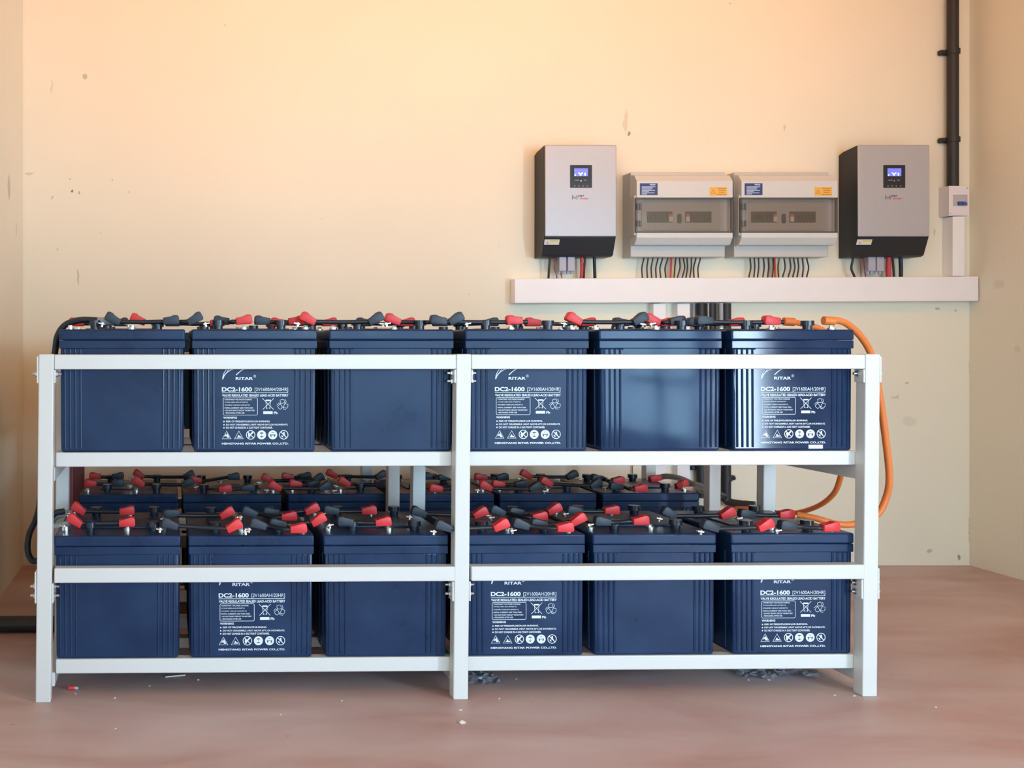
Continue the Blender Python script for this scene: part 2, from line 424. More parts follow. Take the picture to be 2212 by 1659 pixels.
# ------------------------------------------------------------ battery
BW, BD, BH = .346, .395, .337
def make_battery():
    root = thing('battery', 'battery', 'battery')
    bm = B()
    hw = BW / 2
    # tapered container
    vs = box(bm, -hw + .004, hw - .004, .003, BD - .003, 0, .288, bev=.007)
    for v in vs:
        k = 1 - .012 * (1 - v.co.z / .288); v.co.x *= k
    box(bm, -hw + .001, hw - .001, .0012, BD - .0012, .284, .3065, bev=.002)
    for yy in (0, 1):
        for k in range(4):
            for sg in (-1, 1):
                x = sg * (hw - .016 - k * .0146)
                y = .0035 if yy == 0 else BD - .0035
                cyl(bm, (x * .990, y, .010), (x, y, .283), .0034, 8)
        # raised edges of the centre panel
        y0, y1 = (.0012, .0045) if yy == 0 else (BD - .0045, BD - .0012)
        box(bm, -.105, .105, y0 + .0008, y1, .279, .284)
    for k in range(6):
        for sg in (-1, 1):
            y = .04 + k * (BD - .08) / 5
            cyl(bm, (sg * (hw - .006), y, .01), (sg * (hw - .0045), y, .283), .0034, 8)
    obj('container', bm, M['battery'], root, True)
    bm = B()
    vs = box(bm, -hw, hw, 0, BD, .307, BH, bev=.005, seg=3)
    box(bm, -.11, .11, .12, .275, BH - .002, BH + .004, bev=.002)
    obj('lid', bm, M['battery'], root, True)
    for x in (-hw + .22 * BW, -hw + .73 * BW):
        for y in (.062, .318):
            bm = B(); cyl(bm, (x, y, BH - .001), (x, y, BH + .018), .0125, 20); cyl(bm, (x, y, BH + .012), (x, y, BH + .026), .0178, 24, .0172)
            obj('vent_cap', bm, M['cap'], root, True)
    for x in (-hw + .43 * BW, -hw + .93 * BW):
        for y in (.062, .318):
            bm = B(); cyl(bm, (x, y, BH - .001), (x, y, BH + .006), .011, 20); cyl(bm, (x, y, BH + .006), (x, y, BH + .012), .0065, 6)
            obj('terminal_post', bm, M['lead'], root, True)
    # printed label: coordinates measured on the printed face, left edge 0, bottom 0
    bm = B(); Y = -.00035 + .0030
    s = 1 / 790.0
    def X(px): return (px - 414) * s - hw + .002
    def Z(py): return (977 - py) * s
    def T(t, a, b_, z0, z1, bold=0.0, shear=0.0): text_xz(bm, t, X(a), X(b_), Z(z1), Z(z0), Y, bold, shear)
    # leaf shaped sweep above the maker's name
    def sweep(pts, wds):
        P = smooth_path([(x, 0, z) for x, z in pts], 6); n = len(P)
        ww = [wds[0] + (wds[1] - wds[0]) * i / (n - 1) for i in range(n)]
        stroke_xz(bm, [(X(p.x), Z(p.z)) for p in P], [q * s for q in ww], Y)
    sweep([(479.5, 819), (484, 810), (494, 801), (512, 794), (540, 787), (566, 783)], (2.6, .8))
    sweep([(479.5, 819), (481, 810), (485, 802), (492, 793), (505, 784), (530, 776)], (1.6, .8))
    sweep([(487.5, 806), (492, 799), (500, 792), (516, 785)], (1.2, .8))
    sweep([(509, 810), (518, 802), (530, 795), (548, 789), (572, 784)], (2.2, .8))
    T('RITAR', 508, 546, 814.3, 820.8, .03)
    stroke_xz(bm, circ(X(549.5), Z(812.5), 2.6 * s, 14), .6 * s, Y, True); T('R', 548.4, 550.7, 811, 814)
    T('DC2-1600', 478, 543.5, 836.3, 846, .035)
    T('[2V1600AH/20HR]', 549.5, 622, 837.5, 847.3)
    poly_xz(bm, [(X(478), Z(849)), (X(622), Z(849)), (X(622), Z(848)), (X(478), Z(848))], Y)
    T('VALVE REGULATED SEALED LEAD-ACID BATTERY', 478.5, 623, 851.6, 857, .03)
    bx = []
    for cx, cz, a0 in ((552.5, 862.5, 0), (484, 862.5, PI / 2), (484, 894, PI), (552.5, 894, 1.5 * PI)):
        bx += [(X(cx) + 3 * s * math.cos(a0 + k * PI / 8), Z(cz) + 3 * s * math.sin(a0 + k * PI / 8)) for k in range(5)]
    stroke_xz(bm, bx, .9 * s, Y, True)
    for t, e, y in (('CONSTANT VOLTAGE CHARGE', 543, 863.5), ('CYCLE USE:2.40-2.47V(25\u00b0C)', 534.5, 869.4), ('STANDBY USE:2.27-2.30V(25\u00b0C)', 539, 875.6),
                    ('INITIAL CURRENT LESS THAN 320A', 546.5, 881.4), ('\u2022 DO NOT SHORT CIRCUIT THE BATTERY', 550, 887), ('\u2022 RECHARGE AFTER USE', 527, 892.4)):
        T(t, 484, e, y - 1.5, y + 1.4, .02)
    # crossed out wheeled bin
    for a, b_ in (((566, 860.5), (590.5, 885)), ((591, 860.5), (567, 885))):
        stroke_xz(bm, [(X(a[0]), Z(a[1])), (X(b_[0]), Z(b_[1]))], 1.0 * s, Y)
    stroke_xz(bm, [(X(573.5), Z(866)), (X(575), Z(882)), (X(582.5), Z(882)), (X(584), Z(866))], .9 * s, Y)
    poly_xz(bm, [(X(572.5), Z(866.5)), (X(585), Z(866.5)), (X(584), Z(863.5)), (X(573.5), Z(863.5))], Y)
    disc_xz(bm, X(575.5), Z(882), 1.2 * s, Y, 10); disc_xz(bm, X(582.5), Z(882), 1.2 * s, Y, 10)
    poly_xz(bm, [(X(568), Z(894.7)), (X(588.5), Z(894.7)), (X(588.5), Z(888.8)), (X(568), Z(888.8))], Y)
    T('Pb', 591, 599.5, 889.5, 895, .03)
    # recycling triangle of three arrows
    for k in range(3):
        a = PI / 2 + k * 2 * PI / 3
        def q(r, da): return (X(610.5) + r * s * math.cos(a + da), Z(874.5) + r * s * math.sin(a + da))
        stroke_xz(bm, [q(6, .95), q(11.5, .55), q(11.8, .15), q(11.8, -.2), q(6.5, -.75), q(3.2, -.2), q(6, .95)], .9 * s, Y)
        stroke_xz(bm, [q(4.5, -.9), q(9.5, -.95), q(12.8, -.45)], .9 * s, Y)
    T('WARNING', 481, 511, 900.2, 904.8, .03)
    for t, e, y in (('RISK OF FIRE,EXPLOSION,OR BURNING.', 583, 911), ('DO NOT DISASSEMBLE ,HEAT ABOVE 60\u00b0C,OR INCINERATE.', 622, 918), ('DO NOT CHARGE IN A GAS TIGHT CONTAINER.', 588.5, 924.5)):
        disc_xz(bm, X(482.6), Z(y), 1.6 * s, Y, 10); T(t, 487, e, y - 2.2, y + 2.1, .025)
    for k, cx in enumerate((488.5, 515)):
        o_ = [(X(cx - 10), Z(949)), (X(cx + 10), Z(949)), (X(cx), Z(931))]
        if k == 1:
            stroke_xz(bm, [(X(cx - 9.5), Z(948.4)), (X(cx + 9.5), Z(948.4)), (X(cx), Z(931.8))], 1.5 * s, Y, True)
            poly_xz(bm, [(X(cx - 5), Z(946)), (X(cx + 6), Z(946)), (X(cx + 5), Z(943.5)), (X(cx + 1), Z(943)), (X(cx + 1), Z(940.5)), (X(cx - 2), Z(940.5)), (X(cx - 2), Z(943.5))], Y)
        else:
            stroke_xz(bm, [(X(cx - 9.5), Z(948.4)), (X(cx + 9.5), Z(948.4)), (X(cx), Z(931.8))], 1.5 * s, Y, True)
            poly_xz(bm, [(X(cx + 1), Z(936)), (X(cx + 6.5), Z(946)), (X(cx + 1), Z(946)), (X(cx - 1), Z(941))], Y)
            poly_xz(bm, [(X(cx - 1.8), Z(938)), (X(cx - .2), Z(942)), (X(cx - 4), Z(944)), (X(cx - 5), Z(943.5))], Y)
    for k, cx in enumerate((540.5, 564.5, 588.7, 612.6)):
        cz = 940
        if k in (0, 3):
            stroke_xz(bm, circ(X(cx), Z(cz), 9.3 * s, 28), 1.5 * s, Y, True)
            stroke_xz(bm, [(X(cx - 6.5), Z(cz - 6.5)), (X(cx + 6.5), Z(cz + 6.5))], 1.8 * s, Y)
            if k == 0:
                stroke_xz(bm, [(X(cx + 5), Z(cz - 6)), (X(cx - 1), Z(cz)), (X(cx - 4), Z(cz + 6))], 3.4 * s, Y)
                poly_xz(bm, [(X(cx - 6), Z(cz + 2)), (X(cx - 2.5), Z(cz + 5)), (X(cx - 3), Z(cz - 3)), (X(cx - 5), Z(cz - 4))], Y)
            else:
                poly_xz(bm, [(X(cx - 1), Z(cz - 6)), (X(cx + 2), Z(cz - 6)), (X(cx + 2), Z(cz - 1)), (X(cx + 4), Z(cz + 2)), (X(cx - 2), Z(cz + 1))], Y)
                poly_xz(bm, [(X(cx - 6), Z(cz + 1)), (X(cx - 2), Z(cz + 2)), (X(cx - 1), Z(cz + 6)), (X(cx - 4), Z(cz + 5))], Y)
        elif k == 1:   # open book on a disc: ring around a book drawn in gaps
            stroke_xz(bm, circ(X(cx), Z(cz), 7.6 * s, 28), 4.4 * s, Y, True)
            for a, b_ in ((-5.0, -.4), (.4, 5.0)):
                poly_xz(bm, [(X(cx + a), Z(cz + 3.2)), (X(cx + b_), Z(cz + 3.4)), (X(cx + b_), Z(cz - 2.8)), (X(cx + a), Z(cz - 3.2))], Y)
        else:          # head with goggles
            stroke_xz(bm, circ(X(cx), Z(cz), 7.8 * s, 28), 4.0 * s, Y, True)
            poly_xz(bm, [(X(cx - 5.2), Z(cz - .6)), (X(cx + 5.2), Z(cz - .6)), (X(cx + 4.2), Z(cz - 4.6)), (X(cx - 4.2), Z(cz - 4.6))], Y)
            poly_xz(bm, [(X(cx - 3.4), Z(cz + .8)), (X(cx + 3.4), Z(cz + .8)), (X(cx + 2.2), Z(cz + 5.8)), (X(cx - 2.2), Z(cz + 5.8))], Y)
    T('HENGYANG RITAR POWER CO.,LTD.', 478, 623, 956.8, 961.6, .035)
    obj('printed_label', bm, M['ink'], root)
    return root
# the ink lies 0.3 mm in front of the container's face
proto = make_battery()
for ch in proto.children:
    if ch.name.startswith('printed_label'):
        for v in ch.data.vertices: v.co.y -= .00025
ZU, ZL = .6708, .1048
tiers = [
    ('upper shelf of the front rack', .040, ZU, [(400, 1), (414, 0), (711, 0), (1005, 0), (1294, 0), (1846, 1)]),
    ('lower shelf of the front rack', .040, ZL, [(390, 1), (407, 0), (699, 0), (1265, 1), (1281, 0), (1845.5, 1)]),
    ('upper shelf of the rear rack', .810, ZU, [(385, 1), (395, 0), (622, 0), (1068, 1), (1079, 0), (1302, 0)]),
    ('lower shelf of the rear rack', .810, ZL, [(385, 1), (395, 0), (622, 0), (1068, 1), (1079, 0), (1302, 0)]),
]
first = True
ends = ['leftmost', 'second from the left', 'third from the left', 'third from the right', 'second from the right', 'rightmost']
batteries = {}
for ti, (where, v, z, spots) in enumerate(tiers):
    for i, (px, right) in enumerate(spots):
        u = u_at(px, v)
        u = u - BW / 2 if right else u + BW / 2
        b_ = proto if first else copy_tree(proto); first = False
        flip = (i % 2 == 0)
        if flip:   # turned round: the print faces the wall
            b_.location = RW(u, v + BD, z); b_.rotation_euler = (0, 0, TH + PI)
        else:
            b_.location = RW(u, v, z); b_.rotation_euler = (0, 0, TH + (random.uniform(-.003, .003)))
        look = 'dark blue battery with blank front' if flip else 'dark blue battery with white print'
        if ti >= 2: look = 'dark blue battery'
        if ti == 0 and i == 5: look = 'dark blue battery with white print and sticker'
        tag(b_, '%s, %s, %s' % (look, where, ends[i]), 'battery', 'batteries on the ' + where)
        batteries[(ti, i)] = b_
# the two batteries at the right end of the top tier are wiped clean and glossier
for key in ((0, 4), (0, 5)):
    for ch in batteries[key].children:
        if ch.data.materials[0] == M['battery']:
            ch.data = ch.data.copy(); ch.data.materials[0] = M['clean_battery']
# sticker on the last battery of the top tier
bm = B()
sx0 = (1747 - 1578) / 776.0 - BW / 2; box(bm, sx0, sx0 + .040, .0018, .0028, .006, .0165)
obj('white_sticker', bm, M['ink'], batteries[(0, 5)])

# ------------------------------------------------------------ jumper cables with boots
def boot_bm(tilt, face):
    """face +1: the pole is at the +x end, the cable leaves at -x"""
    bm = B()
    prof = [(-.023, .000), (.020, .000), (.0225, .006), (.021, .022), (.017, .0265), (.005, .0265), (-.002, .0205), (-.023, .0195)]
    a = [bm.verts.new((x * face, -.012, z)) for x, z in prof]; b2 = [bm.verts.new((x * face, .012, z)) for x, z in prof]
    n = len(prof); fs = [bm.faces.new(a), bm.faces.new(b2[::-1])] + [bm.faces.new((a[i], b2[i], b2[(i + 1) % n], a[(i + 1) % n])) for i in range(n)]
    bmesh.ops.bevel(bm, geom=list({e for f in fs for e in f.edges}), offset=.0022, segments=2, affect='EDGES', profile=.5)
    return bm
_bm_cache = {}
def boot_mesh(face):
    if face not in _bm_cache:
        bm = boot_bm(0, face); me = bpy.data.meshes.new('terminal_boot'); bmesh.ops.recalc_face_normals(bm, faces=bm.faces)
        bm.to_mesh(me); bm.free()
        for p in me.polygons: p.use_smooth = p.area < .0025
        me.set_sharp_from_angle(angle=math.radians(45)); _bm_cache[face] = me
    return _bm_cache[face]
def put_boot(parent, loc, face, tilt, colr, rz):
    key = (face, colr)
    me = _bm_cache.get(key)
    if me is None:
        me = boot_mesh(face).copy(); me.materials.append(M['red'] if colr == 'r' else M['bboot'] if colr == 'b' else M['orange']); _bm_cache[key] = me
    o = bpy.data.objects.new('terminal_boot', me); col.objects.link(o); o.parent = parent
    o.location = loc; o.rotation_euler = (0, -math.radians(tilt), rz)
    o['label'] = {'r': 'red rubber boot', 'b': 'charcoal rubber boot', 'o': 'orange boot'}[colr]
    return o
def put_tab(parent, loc, tilt, s):
    """bright bare lug end that sticks out from under a boot"""
    bm = B(); box(bm, -.002, .016, -.006, .006, -.001, .003, bev=.0008); cyl(bm, (.004, 0, -.008), (.004, 0, .005), .004, 8)
    o = obj('lug', bm, M['lead'], parent); o.location = loc; o.scale = (s, 1, 1); o.rotation_euler = (0, -math.radians(tilt), TH)
    return o
def jumper(L, R, zb, D, tier_name, idx, tierkey):
    """L, R: (pixel x, colour, tilt, y offset) of the left and right boots"""
    pl = Vector(((L[0] - 400) / 2200 * D(L), D(L), zb)); pr = Vector(((R[0] - 400) / 2200 * D(R), D(R), zb))
    names = {'r': 'red', 'b': 'black'}
    lab = '%s booted jumper cable, %s, %s' % (names[L[1]] + ' and ' + names[R[1]] if L[1] != R[1] else names[L[1]], idx, tier_name)
    root = thing('jumper_cable', lab, 'cable', (pl + pr) / 2, 0, 'jumper cables, ' + tierkey)
    c = (pl + pr) / 2
    rz = TH
    def lift(t): return Vector((0, 0, .004 + abs(math.sin(math.radians(t))) * .014))
    a = pl - c; b_ = pr - c
    fl = L[4] if len(L) > 4 else -1; fr = R[4] if len(R) > 4 else 1
    put_boot(root, a + lift(L[2]), fl, L[2], L[1], rz); put_boot(root, b_ + lift(R[2]), fr, R[2], R[1], rz)
    if abs(L[2]) > 5: put_tab(root, a + Vector((-.020, -.008, .004)), L[2] * .5, -1)
    if abs(R[2]) > 5: put_tab(root, b_ + Vector((.020, -.008, .004)), R[2] * .5, 1)
    dx = b_ - a
    p0 = a - Vector((fl * .014, 0, 0)) + Vector((0, 0, .012)); p1 = b_ - Vector((fr * .014, 0, 0)) + Vector((0, 0, .012))
    bm = B(); tube(bm, [p0, p0 + Vector((-fl * .02, .002, .0)), (p0 + p1) / 2 + Vector((0, .004, -.001)), p1 + Vector((-fr * .02, .002, .0)), p1], .0062, 10, 5)
    obj('cable', bm, M['black'], root, True)
    return root
def row(defs, zb, Dfun, name, key):
    for i, (L, R) in enumerate(defs):
        jumper(L, R, zb, Dfun, name, ORD[i] + ' from left', key)
zt_l, zt_u = ZL + BH + .010, ZU + BH + .010
def DL(b): return 2200 * (CAMZ - zt_l - .013) / (b[3] - 745)
row([((157, 'r', -28, 1130), (275, 'r', 0, 1130)), ((365, 'b', -14, 1136), (510, 'r', 24, 1141)), ((556, 'b', -12, 1136), (645, 'r', 0, 1143)),
     ((600, 'b', 0, 1133), (692, 'r', 26, 1128)), ((745, 'b', 0, 1128), (828, 'r', 2, 1129)), ((955, 'b', -14, 1141), (1085, 'r', 20, 1139)),
     ((1122, 'b', -12, 1136), (1220, 'r', 0, 1141)), ((1163, 'b', 0, 1133), (1252, 'r', 24, 1127)), ((1300, 'b', 0, 1128), (1383, 'r', 0, 1126)),
     ((1530, 'b', -16, 1141), (1655, 'r', 20, 1139)), ((1700, 'b', 0, 1137), (1793, 'r', 0, 1140))], zt_l, DL, 'front rack lower shelf, front row', 'front of lower shelf, front rack')
row([((166, 'r', -28, 1104), (275, 'r', 0, 1105)), ((372, 'b', 14, 1113), (494, 'r', 24, 1113)), ((537, 'b', -14, 1110), (625, 'r', 0, 1117)),
     ((585, 'b', 0, 1108), (677, 'r', 20, 1104)), ((715, 'b', 0, 1104), (797, 'r', 0, 1104)), ((902, 'b', -14, 1110), (1040, 'r', 20, 1112)),
     ((1072, 'b', -16, 1108), (1165, 'r', 0, 1117)), ((1115, 'b', 0, 1108), (1200, 'r', 22, 1104)), ((1240, 'b', 0, 1104), (1320, 'r', -3, 1104)),
     ((1440, 'b', -26, 1114), (1573, 'r', 20, 1113)), ((1612, 'b', 0, 1112), (1697, 'r', -3, 1113))], zt_l, DL, 'front rack lower shelf, back row', 'back of lower shelf, front rack')
def DUF(b): return 2.745 + .102 + b[3]
row([((240, 'b', -24, 0), (370, 'b', 0, 0)), ((295, 'r', -18, .05), (425, 'b', 24, 0)), ((566, 'b', 0, .04), (640, 'r', 0, .05)), ((661, 'r', -24, 0), (815, 'b', 24, .005)),
     ((478, 'b', 0, .05), (528, 'r', 4, 0)), ((845, 'r', -18, .05), (988, 'b', 24, .015)), ((945, 'b', -3, 0.01), (1110, 'r', 3, .02, -1)), ((1235, 'r', -24, .02), (1385, 'b', 24, .025)),
     ((1405, 'r', -18, .08), (1462, 'b', 0, .07)), ((1520, 'b', 4, .03), (1665, 'r', 0, .035, -1))], zt_u, DUF, 'front rack upper shelf, front row', 'front of upper shelf, front rack')
def DUB(b): return 2.745 + .358 + b[3]
row([((165, 'r', 0, 0), (262, 'b', 0, 0)), ((372, 'b', 0, 0), (470, 'r', 0, 0)), ((600, 'r', 0, 0), (712, 'r', 0, 0)), ((785, 'b', 0, 0), (880, 'r', 0, 0)),
     ((950, 'b', 0, 0), (1060, 'b', 0, 0)), ((1150, 'r', 0, 0), (1270, 'r', 0, 0)), ((1340, 'b', 0, 0), (1440, 'r', 0, 0)), ((1500, 'b', 0, 0), (1590, 'r', 0, 0))],
    zt_u, DUB, 'front rack upper shelf, back row', 'back of upper shelf, front rack')
row([((195, 'r', 0, 1045), (255, 'b', 0, 1045)), ((297, 'r', -26, 1045), (408, 'b', 20, 1047)), ((487, 'r', 0, 1057, 1), (535, 'b', 0, 1055)), ((592, 'r', -22, 1054), (705, 'b', 22, 1055)),
     ((638, 'r', -4, 1047), (678, 'b', 0, 1047)), ((741, 'r', -24, 1045), (825, 'b', 0, 1047)), ((941, 'r', 0, 1056), (985, 'b', 0, 1055)), ((1046, 'r', -24, 1054), (1158, 'b', 22, 1056)),
     ((1076, 'r', 0, 1047), (1125, 'b', 0, 1047)), ((1177, 'r', -24, 1045), (1289, 'b', 22, 1049)), ((1330, 'b', 0, 1052), (1383, 'r', 0, 1056, 1))],
    zt_l, DL, 'rear rack lower shelf, front row', 'front of lower shelf, rear rack')
row([((205, 'r', 0, 1030), (255, 'b', 0, 1030)), ((297, 'r', -26, 1029), (410, 'b', 18, 1030)), ((422, 'r', 0, 1038), (505, 'b', 0, 1031)), ((575, 'r', -22, 1038), (690, 'b', 22, 1037)),
     ((621, 'r', 0, 1031), (660, 'b', 0, 1030)), ((714, 'r', -22, 1028), (826, 'b', 20, 1030)), ((930, 'b', 0, 1030), (960, 'b', 0, 1032)), ((1038, 'r', 0, 1032), (1085, 'b', 0, 1032)),
     ((1134, 'r', -22, 1029), (1238, 'b', 20, 1030)), ((1290, 'b', 0, 1034), (1335, 'r', 0, 1039))],
    zt_l, DL, 'rear rack lower shelf, back row', 'back of lower shelf, rear rack')

# ------------------------------------------------------------ thick cables
def cable(name, label, cat, pts, r, mat, seg=14, end=None):
    bm = B(); tube(bm, pts, r, seg, 10); o = tag(obj(name, bm, mat, None, True), label, cat); return o
def big_cable(label, pts, r, mat, ends_):
    c = Vector(pts[0]); root = thing('power_cable', label, 'cable', c)
    bm = B(); tube(bm, [Vector(p) - c for p in pts], r, 14, 10); obj('cable', bm, mat, root, True)
    for (p, d, L_, rr_, mt, nm) in ends_:
        p = Vector(p) - c; d = Vector(d).normalized()
        bm = B(); cyl(bm, p - d * L_ / 2, p + d * L_ / 2, rr_, 16); obj(nm, bm, mt, root, True)
    return root
zc = zt_u + .014
big_cable('thick orange cable arching over the right end of the front rack to the lower shelf',
    [at(1786, 693, 2.925), at(1806, 692, 2.93), at(1830, 700, 2.95), at(1860, 728, 2.97), at(1883, 770, 2.99), at(1899, 850, 3.0), at(1912, 940, 3.01), at(1921, 1030, 3.02), at(1913, 1078, 3.03), at(1893, 1113, 3.03),
     at(1850, 1131, 3.02), at(1810, 1132, 3.02), at(1760, 1119, 3.03), at(1722, 1112, 3.05)], .0095, M['orange'],
    [(at(1790, 693, 2.925), (1, 0, -.05), .03, .0125, M['orange'], 'cable_sleeve')])
big_cable('thick orange cable sagging behind the front rack into the black pipe elbow',
    [at(1700, 695, 3.10), at(1730, 699, 3.12), at(1780, 715, 3.16), at(1815, 760, 3.2), at(1822, 900, 3.24), at(1819, 1000, 3.26), at(1813, 1040, 3.3), at(1798, 1070, 3.36), at(1765, 1094, 3.45), at(1715, 1108, 3.6),
     at(1660, 1104, 3.9), at(1625, 1099, 4.2), at(1590, 1098, 4.30)], .0085, M['orange'],
    [(at(1704, 695, 3.10), (1, 0, -.05), .032, .0125, M['orange'], 'cable_sleeve')])
big_cable('thick black cable curving down beside the leftmost upper battery',
    [at(236, 696, 2.87), at(205, 692, 2.87), at(170, 692, 2.88), at(140, 703, 2.9), at(124, 727, 2.92), at(118, 765, 2.94), at(101, 860, 2.97), at(93, 980, 3.0), at(86, 1085, 3.05), at(76, 1125, 3.1), at(63, 1155, 3.12), at(60, 1190, 3.12),
     at(72, 1212, 3.12), at(90, 1200, 3.1), at(100, 1150, 3.08), at(115, 1112, 3.05), at(140, 1104, 3.05)], .0095, M['black'],
    [(at(228, 694, 2.87), (1, 0, 0), .045, .0115, M['grey'], 'cable_sleeve')])
big_cable('grey sleeved cable lying on the leftmost lower battery of the front rack',
    [at(95, 1160, 2.98), at(112, 1140, 2.95), at(128, 1136, 2.93), at(150, 1130, 2.92)], .0085, M['grey'], [])
big_cable('grey sleeved cable at the back of the leftmost lower battery, front rack',
    [at(100, 1140, 3.14), at(118, 1118, 3.11), at(135, 1110, 3.1), at(158, 1109, 3.1)], .011, M['grey'], [])
# black feeds from the rear rack to the pipe
for k, (a, lab) in enumerate((((1420, 1033, 3.9), 'black cable arching from rear rack back terminal into the black pipe'), ((1478, 1045, 3.74), 'black cable arching from rear rack front terminal into the black pipe'))):
    p0 = at(*a)
    if k == 0: pts = [p0, at(1440, 1029, 3.95), at(1470, 1034, 4.05), at(1500, 1048, 4.25), at(1516, 1062, 4.40)]
    else: pts = [p0, at(1500, 1046, 3.8), at(1528, 1056, 4.0), at(1552, 1066, 4.3), at(1566, 1072, 4.42)]
    r_ = big_cable(lab, pts, .011, M['black'], [])
    put_boot(r_, Vector((-.006, 0, -.012)), -1 if k == 0 else 1, 18, 'r', TH)

# ------------------------------------------------------------ wall trunking and pipes
bm = B(); box(bm, 1.424, 3.428, -.060, 0, -.053, .053, bev=.003)
tr = tag(obj('cable_trunking', bm, M['trunk']), 'long horizontal white cable trunking on the back wall under the inverters', 'trunking')
for v in tr.data.vertices: v.co.x -= 2.42
tr.location = (2.42, YW, 1.203); tr.rotation_euler = (0, -math.radians(.28), 0)
for k, (a, b_) in enumerate(((1411, 1438), (1463, 1490))):
    bm = B(); x0 = (a - 400) / 2200 * 4.42; x1 = (b_ - 400) / 2200 * 4.42
    box(bm, x0, x1, YW - .042, YW, .30, 1.144, bev=.002)
    tag(obj('cable_trunking', bm, M['trunk']), 'vertical white trunking below the long trunking, %s of the pair' % ('left one', 'right one')[k], 'trunking')
bm = B(); box(bm, 3.316, 3.368, YW - .060, YW, 1.262, 1.520, bev=.002)
tag(obj('cable_trunking', bm, M['trunk']), 'short vertical white trunking between the small breaker box and long trunking', 'trunking')
def pipe(x, z0, z1, r, label, clips, y=YW - .030, elbow=None):
    root = thing('conduit_pipe', label, 'pipe', (x, y, z0))
    bm = B(); cyl(bm, (0, 0, 0), (0, 0, z1 - z0), r, 24); obj('pipe', bm, M['blackp'], root, True)
    for (z, sgn) in clips:
        bm = B(); z -= z0
        cyl(bm, (0, 0, z - .011), (0, 0, z + .011), r + .005, 24)
        box(bm, min(0, sgn * (r + .026)), max(0, sgn * (r + .026)), .006, .028, z - .011, z + .011, bev=.005)
        cyl(bm, (sgn * (r + .016), .006, z), (sgn * (r + .016), -.004, z), .006, 10)
        box(bm, min(0, -sgn * (r + .011)), max(0, -sgn * (r + .011)), .006, .028, z - .009, z + .009, bev=.004)
        obj('saddle_clip', bm, M['blackp'], root)
    if elbow:
        bm = B(); tube(bm, [(0, 0, .05), (0, 0, .012), (.012, -.012, -.004), (.045, -.04, -.008), (.07, -.06, -.008)], r * .9, 16, 6)
        cyl(bm, (.055, -.05, -.008), (.085, -.075, -.008), r * .95, 20); obj('elbow', bm, M['blackp'], root, True)
    return root
pipe(3.339, 1.654, ZC - .001, .022, 'tall black conduit pipe running up from the small breaker box', [(2.24, -1), (1.857, -1)])
pipe(2.243, .30, 1.146, .018, 'black pipe below the long trunking, leftmost of three', [(.43, -1)])
pipe(2.289, .62, 1.146, .018, 'black pipe below the long trunking, middle of three', [])
pipe(2.352, .285, 1.146, .0205, 'black pipe below the long trunking, rightmost of three, elbow at its foot', [(.385, 1)], elbow=True)
cable('grey_cable', 'light grey cable between the black pipes below the long trunking', 'cable', [(2.320, YW - .05, 1.146), (2.321, YW - .05, .9), (2.322, YW - .05, .55)], .009, M['grey'])
cable('grey_cable', 'thin grey cable left of the three black pipes', 'cable', [(2.217, YW - .02, 1.146), (2.217, YW - .02, .9), (2.216, YW - .02, .55)], .0045, M['grey'])
cable('grey_cable', 'thin grey cable in front of the left two black pipes', 'cable', [(2.266, YW - .048, 1.146), (2.266, YW - .050, .9), (2.266, YW - .05, .55)], .004, M['grey'])
cable('brown_wire', 'thin brown wire hanging on the wall behind the rear rack', 'wire', [(at(1367, 900, 4.45)), (at(1366, 1020, 4.45)), (at(1364, 1100, 4.45))], .0025, M['brown'], 8)

# ------------------------------------------------------------ small breaker box
def small_breaker():
    x0, x1, z0, z1 = 3.300, 3.388, 1.523, 1.652
    root = thing('breaker_box', 'small off-white breaker box with blue toggles at the wall corner', 'breaker box', (x0, YW, z0))
    bm = B(); d = .060; wx = x1 - x0; h = z1 - z0
    box(bm, 0, wx, -d + .006, 0, 0, h, bev=.002)
    box(bm, 0, wx, -d, -d + .007, 0, .042, bev=.0015); box(bm, 0, wx, -d, -d + .007, .090, h, bev=.0015)
    box(bm, 0, .017, -d, -d + .007, .041, .091); box(bm, wx - .008, wx, -d, -d + .007, .041, .091)
    obj('case', bm, M['breaker_box'], root)
    bm = B(); box(bm, .0172, wx - .0082, -d + .0045, -d + .0065, .0425, .0895); obj('breaker_module', bm, M['panel'], root)
    for k in range(2):
        bm = B(); x = .040 + k * .018
        prism_x(bm, [(-d + .006, .046), (-d - .006, .046), (-d - .006, .052), (-d + .002, .062), (-d + .006, .062)], x, x + .016)
        obj('toggle', bm, M['switchb'], root)
    for (x, z) in ((.006, .010), (wx - .010, h - .010)):
        bm = B(); cyl(bm, (x, -d + .001, z), (x, -d - .001, z), .003, 10); obj('screw', bm, M['bolt'], root)
small_breaker()

